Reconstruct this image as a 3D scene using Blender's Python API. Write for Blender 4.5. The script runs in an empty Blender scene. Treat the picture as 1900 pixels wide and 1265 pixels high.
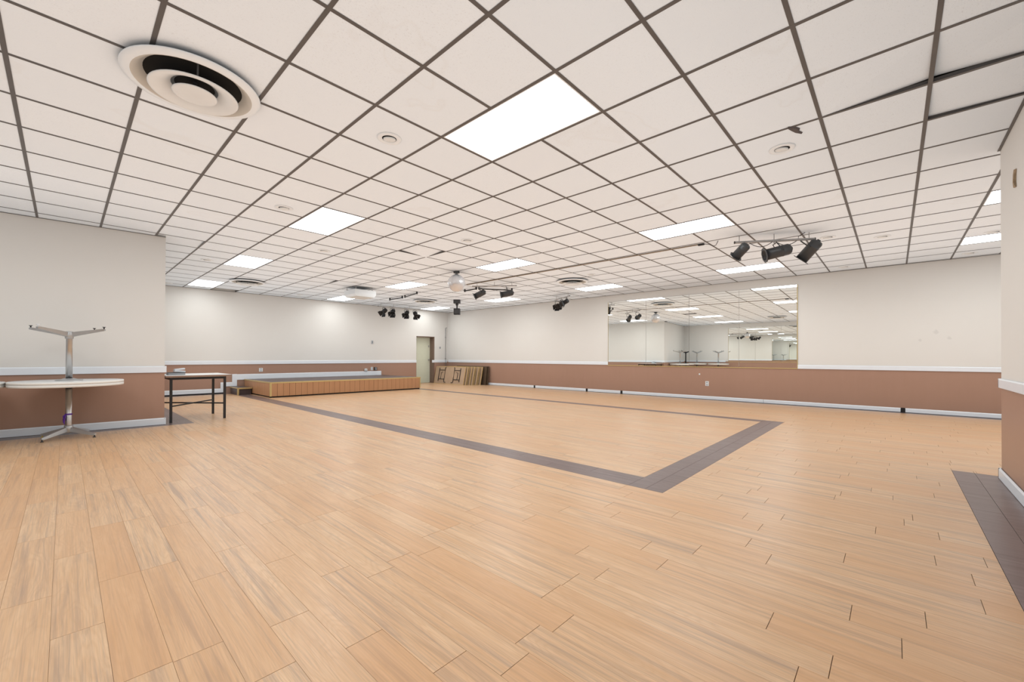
import bpy, math, random
from mathutils import Vector, Matrix
random.seed(7)
SC = bpy.context.scene
COL = SC.collection
T = 0.6096                      # ceiling module (24 in)
H = 2.9712                      # ceiling height
CAMZ = 1.0864                   # lens height
GX, GY = 2.1765, 1.6421         # a node of the ceiling grid
# ------------------------------------------------------------------ camera, world, exposure
F, YAW, PITCH, ROLL, CX, CY_ = 767.004, 0.82838, 0.006, -0.00316, 5.116, 25.0
def make_camera():
    cy, sy, cp, sp = math.cos(YAW), math.sin(YAW), math.cos(PITCH), math.sin(PITCH)
    f = Vector((sy*cp, cy*cp, sp)); r = Vector((cy, -sy, 0)); d = -r.cross(f)
    c, s = math.cos(ROLL), math.sin(ROLL)
    R, D = c*r+s*d, -s*r+c*d
    cam = bpy.data.cameras.new('camera'); o = bpy.data.objects.new('camera', cam); COL.objects.link(o)
    m = Matrix((R, -D, -f)).transposed().to_4x4(); m.translation = (0, 0, CAMZ); o.matrix_world = m
    cam.sensor_fit = 'HORIZONTAL'; cam.sensor_width = 36; cam.lens = F/1900*36
    cam.shift_x = -CX/1900; cam.shift_y = CY_/1900; cam.clip_start = 0.05; cam.clip_end = 100
    SC.camera = o
make_camera()
W = bpy.data.worlds.new('world'); SC.world = W; W.use_nodes = True
W.node_tree.nodes['Background'].inputs[0].default_value = (0.9, 0.95, 1, 1)
W.node_tree.nodes['Background'].inputs[1].default_value = 0.10
SC.view_settings.view_transform = 'Standard'; SC.view_settings.look = 'None'
SC.view_settings.gamma = 1; SC.view_settings.use_curve_mapping = False
SC.view_settings.exposure = 0.0
PANEL_STRENGTH = 7.2
PANEL_COLOR = (0.93, 0.985, 1.0, 1)
cyc = SC.cycles
cyc.use_fast_gi = True; cyc.fast_gi_method = 'ADD'      # even ambient fill added without any lamp, lifts the dark ceiling
W.light_settings.ao_factor = 0.46; W.light_settings.distance = 2.0
cyc.max_bounces = 14; cyc.diffuse_bounces = 1; cyc.glossy_bounces = 6; cyc.transmission_bounces = 4
cyc.sample_clamp_indirect = 8; cyc.caustics_reflective = False; cyc.caustics_refractive = False

# ------------------------------------------------------------------ materials
class NT:
    def __init__(s, name):
        s.m = bpy.data.materials.new(name); s.m.use_nodes = True
        s.t = s.m.node_tree; s.b = s.t.nodes['Principled BSDF']
    def n(s, typ, **kw):
        o = s.t.nodes.new(typ)
        for k, v in kw.items(): setattr(o, k, v)
        return o
    def l(s, a, b): s.t.links.new(a, b)
    def math(s, op, a, b=None, clamp=False):
        o = s.n('ShaderNodeMath', operation=op, use_clamp=clamp)
        for i, v in enumerate((a, b)):
            if v is None: continue
            if hasattr(v, 'links'): s.l(v, o.inputs[i])
            else: o.inputs[i].default_value = v
        return o.outputs[0]
    def mix(s, fac, a, b, mode='MIX'):
        o = s.n('ShaderNodeMix', data_type='RGBA', blend_type=mode)
        for i, v in ((0, fac), (6, a), (7, b)):
            if hasattr(v, 'links'): s.l(v, o.inputs[i])
            else: o.inputs[i].default_value = v if i == 0 else (*v[:3], 1)
        return o.outputs[2]
    def noise(s, vec, scale, detail=3, rough=.5, dist=0):
        o = s.n('ShaderNodeTexNoise'); s.l(vec, o.inputs['Vector'])
        o.inputs['Scale'].default_value = scale; o.inputs['Detail'].default_value = detail
        o.inputs['Roughness'].default_value = rough; o.inputs['Distortion'].default_value = dist
        return o.outputs['Fac']
    def ramp(s, fac, *stops):
        o = s.n('ShaderNodeValToRGB'); s.l(fac, o.inputs[0]); e = o.color_ramp.elements
        while len(e) < len(stops): e.new(.5)
        for q, (p, c) in zip(e, stops): q.position = p; q.color = (*c, 1) if len(c) == 3 else c
        return o.outputs[0]
    def pos(s): return s.n('ShaderNodeNewGeometry').outputs['Position']
    def scaled(s, v, sc, off=None):
        o = s.n('ShaderNodeVectorMath', operation='MULTIPLY'); s.l(v, o.inputs[0]); o.inputs[1].default_value = sc
        r = o.outputs[0]
        if off is not None:
            a = s.n('ShaderNodeVectorMath', operation='ADD'); s.l(r, a.inputs[0]); s.l(off, a.inputs[1]); r = a.outputs[0]
        return r
    def rnd(s):
        a = s.n('ShaderNodeObjectInfo').outputs['Random']; b = s.n('ShaderNodeNewGeometry').outputs['Random Per Island']
        return s.math('FRACT', s.math('ADD', a, b))
    def bump(s, h, st, dist=.002):
        o = s.n('ShaderNodeBump'); s.l(h, o.inputs['Height']); o.inputs['Strength'].default_value = st
        o.inputs['Distance'].default_value = dist; s.l(o.outputs[0], s.b.inputs['Normal'])
    def set(s, color=None, rough=None, metal=None, spec=None):
        for k, v in (('Base Color', color), ('Roughness', rough), ('Metallic', metal), ('Specular IOR Level', spec)):
            if v is None: continue
            if hasattr(v, 'links'): s.l(v, s.b.inputs[k])
            else: s.b.inputs[k].default_value = (*v, 1) if isinstance(v, tuple) else v
        return s.m

def plain(name, c, rough=.5, metal=0, var=.08, scale=9, spec=.5):
    t = NT(name); n = t.noise(t.pos(), scale, 4)
    a = tuple(min(1, x*(1-var)) for x in c); b = tuple(min(1, x*(1+var)) for x in c)
    return t.set(t.mix(n, a, b), rough, metal, spec)

def mat_wall():
    t = NT('two_tone_wall_paint'); p = t.pos()
    sep = t.n('ShaderNodeSeparateXYZ'); t.l(p, sep.inputs[0])
    up = t.math('GREATER_THAN', sep.outputs[2], .875)
    n1 = t.noise(p, 1.3, 4, .6); n2 = t.noise(p, 6, 5, .65); n3 = t.noise(t.scaled(p, (1, 1, .12)), 14, 3)
    cream = t.mix(n1, (.82, .775, .72), (.85, .812, .76))
    smear = t.ramp(n2, (.0, (0, 0, 0)), (.66, (0, 0, 0)), (.86, (1, 1, 1)))
    cream = t.mix(t.math('MULTIPLY', smear, .25), cream, (.74, .71, .66))
    for q, rad in (((11.39, -.60, 1.60), .10), ((11.39, -.78, 1.47), .09), ((11.39, -.38, 1.44), .08)):
        v = t.n('ShaderNodeVectorMath', operation='DISTANCE'); t.l(p, v.inputs[0]); v.inputs[1].default_value = q
        f = t.ramp(t.math('ADD', t.math('DIVIDE', v.outputs['Value'], rad), t.math('MULTIPLY', t.noise(p, 22, 4, .7), 1.2)), (.75, (1, 1, 1)), (1.5, (0, 0, 0)))
        cream = t.mix(t.math('MULTIPLY', f, .22), cream, (.45, .42, .40))
    brown = t.mix(n1, (.41, .243, .172), (.455, .272, .195))
    brown = t.mix(t.math('MULTIPLY', n3, .35), brown, (.49, .295, .225))
    m = t.set(t.mix(up, brown, cream), t.math('ADD', t.math('MULTIPLY', up, .2), .38), 0, .4)
    t.bump(t.noise(p, 160, 2), .15, .001)
    return m
def mat_plank(name, base, hi, lo, streak, amp):
    t = NT(name); p = t.pos(); r = t.rnd()
    off = t.n('ShaderNodeCombineXYZ')
    t.l(t.math('MULTIPLY', r, 53.0), off.inputs[0]); t.l(t.math('MULTIPLY', r, 171.0), off.inputs[1]); t.l(t.math('MULTIPLY', r, 29.0), off.inputs[2])
    o = off.outputs[0]
    g1 = t.noise(t.scaled(p, (17, 1.5, 1), o), 1, 5, .62, .6)         # broad figure
    g2 = t.noise(t.scaled(p, (210, 3.2, 1), o), 1, 4, .65)              # fine pores
    g3 = t.noise(t.scaled(p, (30, .85, 1), o), 1, 5, .68, .5)           # streaks
    wv = t.math('SINE', t.math('MULTIPLY', t.noise(t.scaled(p, (8.5, 1.3, 1), o), 1, 2, .42, .25), 120.0))
    wv = t.math('POWER', t.math('ADD', t.math('MULTIPLY', wv, .5), .5), 2.2)
    c = t.mix(t.ramp(g1, (.28, (0, 0, 0)), (.72, (1, 1, 1))), lo, hi)
    c = t.mix(t.math('MULTIPLY', wv, .34*amp), c, lo)
    c = t.mix(t.math('MULTIPLY', t.ramp(g3, (.50, (0, 0, 0)), (.70, (1, 1, 1))), .62*amp), c, streak)
    c = t.mix(t.math('MULTIPLY', t.ramp(g2, (.45, (0, 0, 0)), (.8, (1, 1, 1))), .5*amp), c, streak)
    c = t.mix(t.math('MULTIPLY', t.math('POWER', r, 1.6), .42*amp), c, base)
    m = t.set(c, t.math('ADD', t.math('MULTIPLY', g2, .10), .27), 0, .5)
    t.bump(g2, .12, .0006)
    return m
def mat_tile():
    t = NT('mineral_fibre_ceiling_tile'); p = t.pos(); r = t.rnd()
    f1 = t.noise(t.scaled(p, (1, 2.4, 1)), 85, 3, .7); f2 = t.noise(p, 260, 2, .6)
    base = t.mix(r, (.885, .92, .95), (.915, .945, .97))
    pits = t.ramp(f1, (.60, (0, 0, 0)), (.70, (1, 1, 1)))
    amt = t.ramp(r, (.0, (.10, .10, .10)), (.55, (.17, .17, .17)), (.78, (.34, .34, .34)), (1, (.42, .42, .42)))
    c = t.mix(t.math('MULTIPLY', pits, amt), base, (.42, .38, .36))
    c = t.mix(t.math('MULTIPLY', t.ramp(f2, (.55, (0, 0, 0)), (.75, (1, 1, 1))), .10), c, (.55, .55, .55))
    s = t.noise(p, 1.1, 3, .5, .4)                                   # old water marks
    ring = t.ramp(s, (.655, (0, 0, 0)), (.672, (1, 1, 1)), (.69, (.12, .12, .12)), (.8, (.2, .2, .2)))
    c = t.mix(t.math('MULTIPLY', ring, .08), c, (.66, .58, .48))
    m = t.set(c, .9, 0, .2); t.bump(f1, .25, .0015)
    return m
def mat_stained():
    t = NT('water_stained_ceiling_tile'); p = t.n('ShaderNodeTexCoord').outputs['Object']
    n = t.noise(p, 4, 4, .6)
    v = t.n('ShaderNodeVectorMath', operation='LENGTH'); t.l(p, v.inputs[0])
    d = t.math('ADD', v.outputs['Value'], t.math('MULTIPLY', n, .22))
    ring = t.ramp(d, (.0, (.30, .30, .30)), (.28, (.30, .30, .30)), (.31, (1, 1, 1)), (.33, (0, 0, 0)))
    c = t.mix(t.math('MULTIPLY', ring, .30), (.895, .92, .945), (.66, .58, .48))
    return t.set(c, .9, 0, .2)
def mat_emit(name, col, st):
    m = bpy.data.materials.new(name); m.use_nodes = True; t = m.node_tree; t.nodes.clear()
    e = t.nodes.new('ShaderNodeEmission'); e.inputs[0].default_value = col; e.inputs[1].default_value = st
    o = t.nodes.new('ShaderNodeOutputMaterial'); t.links.new(e.outputs[0], o.inputs[0]); return m
def mat_veneer():
    t = NT('wood_veneer_panel'); p = t.pos()
    s = t.n('ShaderNodeSeparateXYZ'); t.l(p, s.inputs[0]); c = t.n('ShaderNodeCombineXYZ')
    t.l(t.math('ADD', s.outputs[0], s.outputs[1]), c.inputs[0]); t.l(s.outputs[2], c.inputs[2])
    a = t.noise(t.scaled(c.outputs[0], (9, 1, .6)), 1, 4, .6); b = t.noise(t.scaled(c.outputs[0], (60, 1, 1.5)), 1, 4, .7)
    col = t.mix(a, (.50, .25, .12), (.66, .36, .19)); col = t.mix(t.math('MULTIPLY', b, .5), col, (.42, .19, .09))
    return t.set(col, .4, 0, .4)

M_WALL = mat_wall()
M_PLANK = mat_plank('light_oak_plank', (.68, .36, .17), (.84, .565, .345), (.68, .405, .215), (.40, .265, .19), 1.3)
M_DARK = mat_plank('dark_border_plank', (.19, .13, .122), (.24, .175, .165), (.165, .11, .10), (.10, .066, .064), .9)
M_TILE = mat_tile(); M_STAIN = mat_stained()
M_SUB = plain('dark_joint', (.07, .045, .03), .9)
M_TEE = plain('brown_grid_metal', (.115, .105, .10), .45, 0, .2, 6)
M_TRIM = plain('white_trim_paint', (.90, .92, .95), .3, 0, .02)
M_VINYL = plain('black_vinyl', (.012, .012, .014), .6)
M_PANEL = mat_emit('lit_diffuser', PANEL_COLOR, PANEL_STRENGTH)
M_WHITE = plain('white_enamel', (.89, .90, .90), .35, 0, .03)
M_OFFW = plain('aged_white_enamel', (.82, .81, .785), .4, 0, .06)
M_TAN = plain('tan_enamel', (.66, .61, .54), .5, 0, .10)  # tan enamel for vent cones and box grille
M_BLACK = plain('black_paint', (.022, .022, .024), .42, 0, .2)
M_DGREY = plain('dark_grey_paint', (.055, .056, .058), .38, 0, .2)
M_VOID = plain('void_shade_paint', (.012, .012, .012), .9)  # black paint standing for shade inside vents and downlights
M_DECK = plain('grey_roof_deck', (.16, .15, .14), .9)
M_CHROME = plain('brushed_chrome', (.62, .62, .62), .28, 1, .12)
M_CAST = plain('cast_aluminium', (.56, .58, .60), .42, .8, .1)
M_STEEL = plain('grey_steel_pole', (.50, .47, .45), .4, .3, .1)
M_MIRROR = NT('silvered_glass').set((.95, .975, .955), .0, 1)
M_BRASS = plain('brass_trim', (.72, .56, .26), .35, .55, .1)
M_VENEER = mat_veneer()
M_STAGE = plain('dark_stage_floor', (.085, .060, .058), .35, 0, .3, 5)
M_DOOR = plain('pale_green_door_paint', (.80, .80, .62), .4, 0, .03)
M_JAMB = plain('brown_jamb_paint', (.24, .155, .115), .5)
M_LAMINATE = plain('white_laminate', (.86, .84, .81), .3, 0, .03)
M_EDGE = plain('cream_table_edge', (.88, .84, .78), .4, 0, .05)
M_WEDGE = plain('brown_wood_edge', (.30, .185, .13), .45)
M_FIBRE = plain('tan_fibreboard', (.54, .375, .25), .6, 0, .14, 5)
M_GOLDWOOD = plain('golden_table_edge', (.68, .46, .20), .5, 0, .25, 14)
M_DWOOD = plain('dark_walnut_board', (.10, .065, .04), .5, 0, .3)
M_GREY = plain('grey_plastic', (.45, .46, .48), .45)
M_PAPER = plain('white_paper', (.85, .86, .88), .7, 0, .03)
M_PURPLE = plain('purple_ribbon', (.12, .035, .32), .5)
M_CONDUIT = plain('grey_conduit', (.50, .49, .48), .45, .3)
M_RACE = plain('tan_raceway', (.34, .26, .19), .6)
M_TORN = plain('torn_plaster', (.38, .27, .17), .9, 0, .5, 60)
M_GASH = plain('grey_tile_core', (.12, .10, .095), .9, 0, .3, 40)
M_YELLOW = plain('yellow_foot', (.62, .45, .10), .5)
M_FACET = NT('mirror_facet').set((.80, .80, .82), .2, .55)

# ------------------------------------------------------------------ mesh helpers
class MB:
    def __init__(s, M=None): s.v = []; s.f = []; s.M = M or Matrix(); s.sm = []
    def add(s, vs, fs, smooth=False):
        o = len(s.v); s.v += [tuple(s.M @ Vector(v)) for v in vs]; s.f += [tuple(o+i for i in f) for f in fs]; s.sm += [smooth]*len(fs); return s
    BF = [(0, 3, 2, 1), (4, 5, 6, 7), (0, 1, 5, 4), (1, 2, 6, 5), (2, 3, 7, 6), (3, 0, 4, 7)]
    def hexa(s, p): return s.add(p, MB.BF)
    def box(s, x0, x1, y0, y1, z0, z1):
        return s.hexa([(x0, y0, z0), (x1, y0, z0), (x1, y1, z0), (x0, y1, z0), (x0, y0, z1), (x1, y0, z1), (x1, y1, z1), (x0, y1, z1)])
    def slab(s, fn, a0, a1, o0, o1, z0, z1):
        return s.hexa([fn(a0, o0, z0), fn(a1, o0, z0), fn(a1, o1, z0), fn(a0, o1, z0), fn(a0, o0, z1), fn(a1, o0, z1), fn(a1, o1, z1), fn(a0, o1, z1)])
    def bev(s, x0, x1, y0, y1, z0, z1, b):      # box with chamfered vertical edges and top / bottom rim
        def ring(x0, x1, y0, y1, c, z): return [(x0+c, y0, z), (x1-c, y0, z), (x1, y0+c, z), (x1, y1-c, z), (x1-c, y1, z), (x0+c, y1, z), (x0, y1-c, z), (x0, y0+c, z)]
        R = [ring(x0+b, x1-b, y0+b, y1-b, b, z0), ring(x0, x1, y0, y1, b, z0+b), ring(x0, x1, y0, y1, b, z1-b), ring(x0+b, x1-b, y0+b, y1-b, b, z1)]
        return s.rings(R)
    def rings(s, R, cap=True, smooth=False, closed=True):
        n = len(R[0]); vs = [p for r in R for p in r]; fs = []
        for k in range(len(R)-1):
            for i in range(n if closed else n-1):
                j = (i+1) % n; fs.append((k*n+i, k*n+j, (k+1)*n+j, (k+1)*n+i))
        s.add(vs, fs, smooth)
        if cap:
            s.add(R[0], [tuple(range(n))[::-1]]); s.add(R[-1], [tuple(range(n))])
        return s
    def lathe(s, prof, n=32, c=(0, 0, 0), cap=False, smooth=True):
        R = [[(c[0]+r*math.cos(2*math.pi*i/n), c[1]+r*math.sin(2*math.pi*i/n), c[2]+z) for i in range(n)] for r, z in prof]
        return s.rings(R, cap, smooth)
    def tube(s, path, r, n=8, cap=True, flat=None):
        P = [Vector(p) for p in path]; R = []
        for k, p in enumerate(P):
            d = (P[min(k+1, len(P)-1)]-P[max(k-1, 0)]).normalized()
            u = d.cross(Vector((0, 0, 1)))
            if u.length < 1e-3: u = d.cross(Vector((1, 0, 0)))
            u.normalize(); w = u.cross(d).normalized()
            rr = r[k] if isinstance(r, (list, tuple)) else r
            R.append([tuple(p+rr*(math.cos(2*math.pi*i/n+math.pi/n)*u+(flat or 1)*math.sin(2*math.pi*i/n+math.pi/n)*w)) for i in range(n)])
        return s.rings(R, cap, n > 5)
    def ball(s, c, r, n=12, sz=1):
        return s.lathe([(max(1e-4, r*math.sin(math.pi*k/n)), -r*sz*math.cos(math.pi*k/n)) for k in range(n+1)], n*2, c)
    def mesh(s, name):
        me = bpy.data.meshes.new(name); me.from_pydata(s.v, [], s.f); me.polygons.foreach_set('use_smooth', s.sm); me.update(); return me
    def build(s, name, mat, parent=None):
        return link(name, s.mesh(name), mat, parent)
def link(name, me, mat, parent=None, loc=None):
    if mat and not me.materials: me.materials.append(mat)
    o = bpy.data.objects.new(name, me); COL.objects.link(o)
    if parent: o.parent = parent
    if loc: o.location = loc
    return o
def thing(name, label, cat, loc=(0, 0, 0), group=None, rz=0):
    o = bpy.data.objects.new(name, None); o.empty_display_size = .1; COL.objects.link(o)
    o.location = loc; o.rotation_euler = (0, 0, rz); o['label'] = label; o['category'] = cat
    if group: o['group'] = group
    return o
def tag(o, label, cat, group=None):
    o['label'] = label; o['category'] = cat
    if group: o['group'] = group
    return o
def struct(o): o['kind'] = 'structure'; return o
def dup(root, loc, label, rz=None):
    r = root.copy(); COL.objects.link(r); r.location = loc; r['label'] = label
    if rz is not None: r.rotation_euler = (0, 0, rz)
    for ch in list(root.children):
        c = ch.copy(); COL.objects.link(c); c.parent = r
        for g in list(ch.children):
            d = g.copy(); COL.objects.link(d); d.parent = c
    return r

# ------------------------------------------------------------------ room plan
def yB(x): return T*(23.33006-.02892*(x/T-10))
def xR(y): return T*(18.45955-.02041*(y/T-10))
def yP(x): return T*(14.1216-.07266*(x/T))
XP, XC, YC, XL, YF = 1.0796, 5.7305, -.7146, -2.9, -5.0
def fB(a, o, z): return (a, yB(a)-o, z)
def fR(a, o, z): return (xR(a)-o, a, z)
def fP(a, o, z): return (a, yP(a)-o, z)
def fQ(a, o, z): return (XP+o, a, z)       # return face of the partition
def fC(a, o, z): return (a, YC+o, z)
def fD(a, o, z): return (XC+o, a, z)       # end face of the near wall
def fL(a, o, z): return (XL+o, a, z)
def fF(a, o, z): return (a, YF+o, z)
TOP = H+.32
DX0, DX1, DZ = 9.55, 10.43, 1.915
b = MB(); b.slab(fB, XP, DX0, -.5, 0, 0, TOP).slab(fB, DX1, xR(yB(11.1)), -.5, 0, 0, TOP).slab(fB, DX0, DX1, -.5, 0, DZ, TOP)
struct(b.build('wall_back', M_WALL))
struct(MB().slab(fR, YF, yB(11.1), -.1, 0, 0, TOP).build('wall_right', M_WALL))
b = MB(); b.hexa([fP(XL, 0, 0), fP(XP, 0, 0), (XP, yP(XP)+.1, 0), (XL, yP(XL)+.1, 0), fP(XL, 0, TOP), fP(XP, 0, TOP), (XP, yP(XP)+.1, TOP), (XL, yP(XL)+.1, TOP)])
b.slab(fQ, yP(XP)+.1, yB(XP), -.1, 0, 0, TOP)
struct(b.build('wall_partition', M_WALL))
struct(MB().box(XL, XC, YC-.2, YC, 0, TOP).box(XC-.2, XC, YF, YC-.2, 0, TOP).build('wall_near', M_WALL))
struct(MB().slab(fL, YC, yP(XL), -.1, 0, 0, TOP).build('wall_left', M_WALL))
struct(MB().slab(fF, XC-.2, xR(YF), -.1, 0, 0, TOP).build('wall_front', M_WALL))

# ------------------------------------------------------------------ floor: planks as pieces
FLOOR = struct(MB().box(XL, 11.6, YF, 15.0, -.12, -.005).build('floor', M_SUB))
def sub(rects, cut):
    out = []
    cx0, cx1, cy0, cy1 = cut
    for x0, x1, y0, y1 in rects:
        if cx0 >= x1 or cx1 <= x0 or cy0 >= y1 or cy1 <= y0: out.append((x0, x1, y0, y1)); continue
        if y0 < cy0: out.append((x0, x1, y0, cy0))
        if y1 > cy1: out.append((x0, x1, cy1, y1))
        a, c = max(y0, cy0), min(y1, cy1)
        if x0 < cx0: out.append((x0, cx0, a, c))
        if x1 > cx1: out.append((cx1, x1, a, c))
    return out
DARK = [(3.25, 3.405, 1.67, 14.4), (3.405, 3.56, 1.67, 14.4), (8.0, 8.115, 1.67, 14.2), (8.115, 8.23, 1.67, 14.2),
        (3.25, 8.23, 1.37, 1.52), (3.25, 8.23, 1.52, 1.67),
        (XL, 1.437, 8.362, 8.512), (XL, XP+.08, 8.512, 8.9), (XP, 1.257, 8.512, 14.35), (1.257, 1.437, 8.512, 14.35),
        (XL, 5.84, -.56, -.41), (XL, 5.84, -.73, -.56), (11.175, 11.6, YF, 11.4), (XP+.357, 8.5, 14.08, 15)]
SOLID = [(XL, XP-.02, 8.9, 15.0), (XL, XC-.02, YF, YC-.02)]
PW, PL = .149, .918
KNOWN = {0: 2.375, -1: 2.81, 1: 3.27-.46, 2: 1.886, 3: 1.573, 7: .99, 8: 1.06, 9: .997, 12: .166, 13: .38, 14: -.02, 15: .138, 17: .5, 18: -.286, 19: .2, 20: -.285}
def view(x, y):
    dx, dy = x*math.sin(YAW)+y*math.cos(YAW), x*math.cos(YAW)-y*math.sin(YAW)
    return dx > .3 and abs(dy) < 1.35*dx
def near(r):
    x, y = (r[0]+r[1])/2, (r[2]+r[3])/2; d = math.hypot(x, y)
    return d if view(x, y) else 50+d
planks = []
k = int((XL+.03)/PW)-1
while -.03+PW*k < 11.5:
    x0 = -.03+PW*k
    y = KNOWN.get(k, random.Random(k*7+3).random()*PL) ; y -= PL*math.ceil((y-YF)/PL)
    while y < 14.5:
        rs = [(max(x0, XL), min(x0+PW, 11.55), max(y, YF), min(y+PL, 14.6))]
        for c in DARK+SOLID: rs = sub(rs, c)
        planks += [r for r in rs if r[1]-r[0] > .004 and r[3]-r[2] > .01 and r[0] < xR(r[2])+.05 and r[2] < yB(r[0])+.1]
        y += PL
    k += 1
planks.sort(key=near)
FULL = None
def plank_box(mb, r, g=.0003, e=.001):
    x0, x1, y0, y1 = r; x0 += g; x1 -= g; y0 += e; y1 -= e; c = .0006
    return mb.rings([[(x0, y0, -.005), (x1, y0, -.005), (x1, y1, -.005), (x0, y1, -.005)], [(x0, y0, -c), (x1, y0, -c), (x1, y1, -c), (x0, y1, -c)],
                     [(x0+c, y0+c, 0), (x1-c, y0+c, 0), (x1-c, y1-c, 0), (x0+c, y1-c, 0)]])
for r in planks[:300]:
    w, l = r[1]-r[0], r[3]-r[2]; ctr = ((r[0]+r[1])/2, (r[2]+r[3])/2, 0)
    if abs(w-PW) < .001 and abs(l-PL) < .001:
        if FULL is None: FULL = plank_box(MB(), (-PW/2, PW/2, -PL/2, PL/2)).mesh('plank')
        link('plank', FULL, M_PLANK, FLOOR, ctr)
    else:
        link('plank', plank_box(MB(), (-w/2, w/2, -l/2, l/2)).mesh('plank'), M_PLANK, FLOOR, ctr)
b = MB()
for r in planks[300:]: plank_box(b, r)
b.build('plank_field', M_PLANK, FLOOR)['kind'] = 'stuff'
borders = []
for n_, (x0, x1, y0, y1) in enumerate(DARK):
    rs = []
    if x1-x0 > y1-y0:
        a = x0-(n_ % 2)*.45
        while a < x1: rs.append((max(a, x0), min(a+PL, x1), y0, y1)); a += PL
    else:
        a = y0-(n_ % 2)*.45
        while a < y1: rs.append((x0, x1, max(a, y0), min(a+PL, y1))); a += PL
    for c in DARK[:n_]: rs = [q for r in rs for q in sub([r], c)]
    for c in SOLID: rs = [q for r in rs for q in sub([r], c)]
    borders += [r for r in rs if r[1]-r[0] > .005 and r[3]-r[2] > .005]
borders.sort(key=near); b = MB()
for r in borders:
    x, y = (r[0]+r[1])/2, (r[2]+r[3])/2
    if view(x, y) and (3 < x < 8.5 and y < 13.6 and (x < 3.7 or y > 1.3) or (x < 1.5 and y > 8.3 and y < 10) or (x > 4 and y < -.3)):
        w, l = r[1]-r[0], r[3]-r[2]
        link('border_plank', plank_box(MB(), (-w/2, w/2, -l/2, l/2)).mesh('border_plank'), M_DARK, FLOOR, (x, y, 0))
    else: plank_box(b, r)
b.build('border_edge', M_DARK, FLOOR)['kind'] = 'stuff'

# ------------------------------------------------------------------ ceiling: deck, tees, tiles
LIGHTS = {(0, 0): 'large lit panel at top centre, nearest the camera', (0, 6): 'second lit panel of the left row, beyond the largest one',
          (0, 12): 'third lit panel of the left row, beside the far left vent', (0, 18): 'small far lit panel over the back wall beside the partition',
          (6, 0): 'long lit panel right of centre, nearest the tan raceway end', (6, 6): 'lit panel in mid ceiling between mirror ball and raceway',
          (6, 12): 'lit panel between the white ceiling box and the mirror ball', (6, 18): 'far lit panel partly hidden behind the white ceiling box',
          (12, 0): 'lit panel just below the three grey stage cans', (12, 6): 'lit panel beside the round vent near the right wall',
          (12, 12): 'lit panel behind the right one of the two middle stage cans', (12, 18): 'farthest lit panel in the corner above the door',
          (8, -6): 'upper lit panel cut off by the near wall at right edge', (12, -6): 'lower lit panel cut off by the near wall at right edge',
          (-6, 0): 'lit panel behind the camera seen only in the mirror, nearer one', (-6, 6): 'lit panel over the round tables seen only in the mirror'}
CEIL = struct(MB().box(XL-.05, 11.7, YF-.05, 15.0, TOP-.02, TOP+.1).build('ceiling', M_DECK))
lightcell = {}
for (i, j) in LIGHTS: lightcell[(i, j)] = lightcell[(i, j+1)] = 1
I0, I1, J0, J1 = -9, 16, -11, 21
def inside(x, y):
    if x < XL or y < YF or x > xR(y) or y > yB(x): return False
    if x < XP and y > yP(x): return False
    if x < XC and y < YC: return False
    return True
def cell_in(i, j):
    x, y = GX+i*T, GY+j*T
    return any(inside(x+a*T, y+c*T) for a in (.02, .5, .98) for c in (.02, .5, .98))
LIFT = {(2, -3): (0, .034, .0, 0), (2, -4): (0, .002, .040, 0), (3, -4): (.0, .010, .026, 0), (3, 7): (.032, .036, -.012, .028), (3, 14): (.045, .045, 0, 0),
        (4, 3): (0, 0, .004, 0), (-2, 11): (.03, .02, 0, 0)}
SKIP = {(1, 20)}
STAINED = {(-2, 3), (1, 1), (3, 3), (2, 3), (-1, 4)}
def clipcell(i, j):
    x0, x1, y0, y1 = GX+i*T, GX+(i+1)*T, GY+j*T, GY+(j+1)*T
    x0 = max(x0, XL); y0 = max(y0, YF); x1 = min(x1, xR((y0+y1)/2)+.01); y1 = min(y1, yB((x0+x1)/2)+.01)
    return x0, x1, y0, y1
cells = [(i, j) for i in range(I0, I1) for j in range(J0, J1) if cell_in(i, j) and (i, j) not in lightcell and (i, j) not in SKIP]
def cdist(c):
    x, y = GX+(c[0]+.5)*T, GY+(c[1]+.5)*T; return math.hypot(x, y)+(0 if view(x, y) else 60)
cells.sort(key=cdist)
def tile_verts(x0, x1, y0, y1, dz, ox=0, oy=0):
    g = .004; z = H+.0015
    q = [(x0+g-ox, y0+g-oy), (x1-g-ox, y0+g-oy), (x1-g-ox, y1-g-oy), (x0+g-ox, y1-g-oy)]
    return [(*p, z+d) for p, d in zip(q, dz)]+[(*p, z+d+.016) for p, d in zip(q, dz)]
FT = None; b = MB(); cnt = 0
for c in cells:
    i, j = c; r = clipcell(i, j)
    if r[1]-r[0] < .02 or r[3]-r[2] < .02: continue
    full = abs(r[1]-r[0]-T) < 1e-4 and abs(r[3]-r[2]-T) < 1e-4 and c not in LIFT
    lx, ly = (r[0]+r[1])/2, (r[2]+r[3])/2
    if cnt < 300:
        cnt += 1
        if c in STAINED:
            link('ceiling_tile', MB().hexa(tile_verts(-T/2, T/2, -T/2, T/2, (0,)*4)).mesh('ceiling_tile'), M_STAIN, CEIL, (lx, ly, 0))
        elif full:
            if FT is None: FT = MB().hexa(tile_verts(-T/2, T/2, -T/2, T/2, (0,)*4)).mesh('ceiling_tile')
            link('ceiling_tile', FT, M_TILE, CEIL, (lx, ly, 0))
        else:
            link('ceiling_tile', MB().hexa(tile_verts(*r, LIFT.get(c, (0,)*4), lx, ly)).mesh('ceiling_tile'), M_TILE, CEIL, (lx, ly, 0))
    else: b.hexa(tile_verts(*r, LIFT.get(c, (0,)*4)))
b.build('far_tile_field', M_TILE, CEIL)['kind'] = 'stuff'
TW = .0125
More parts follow.
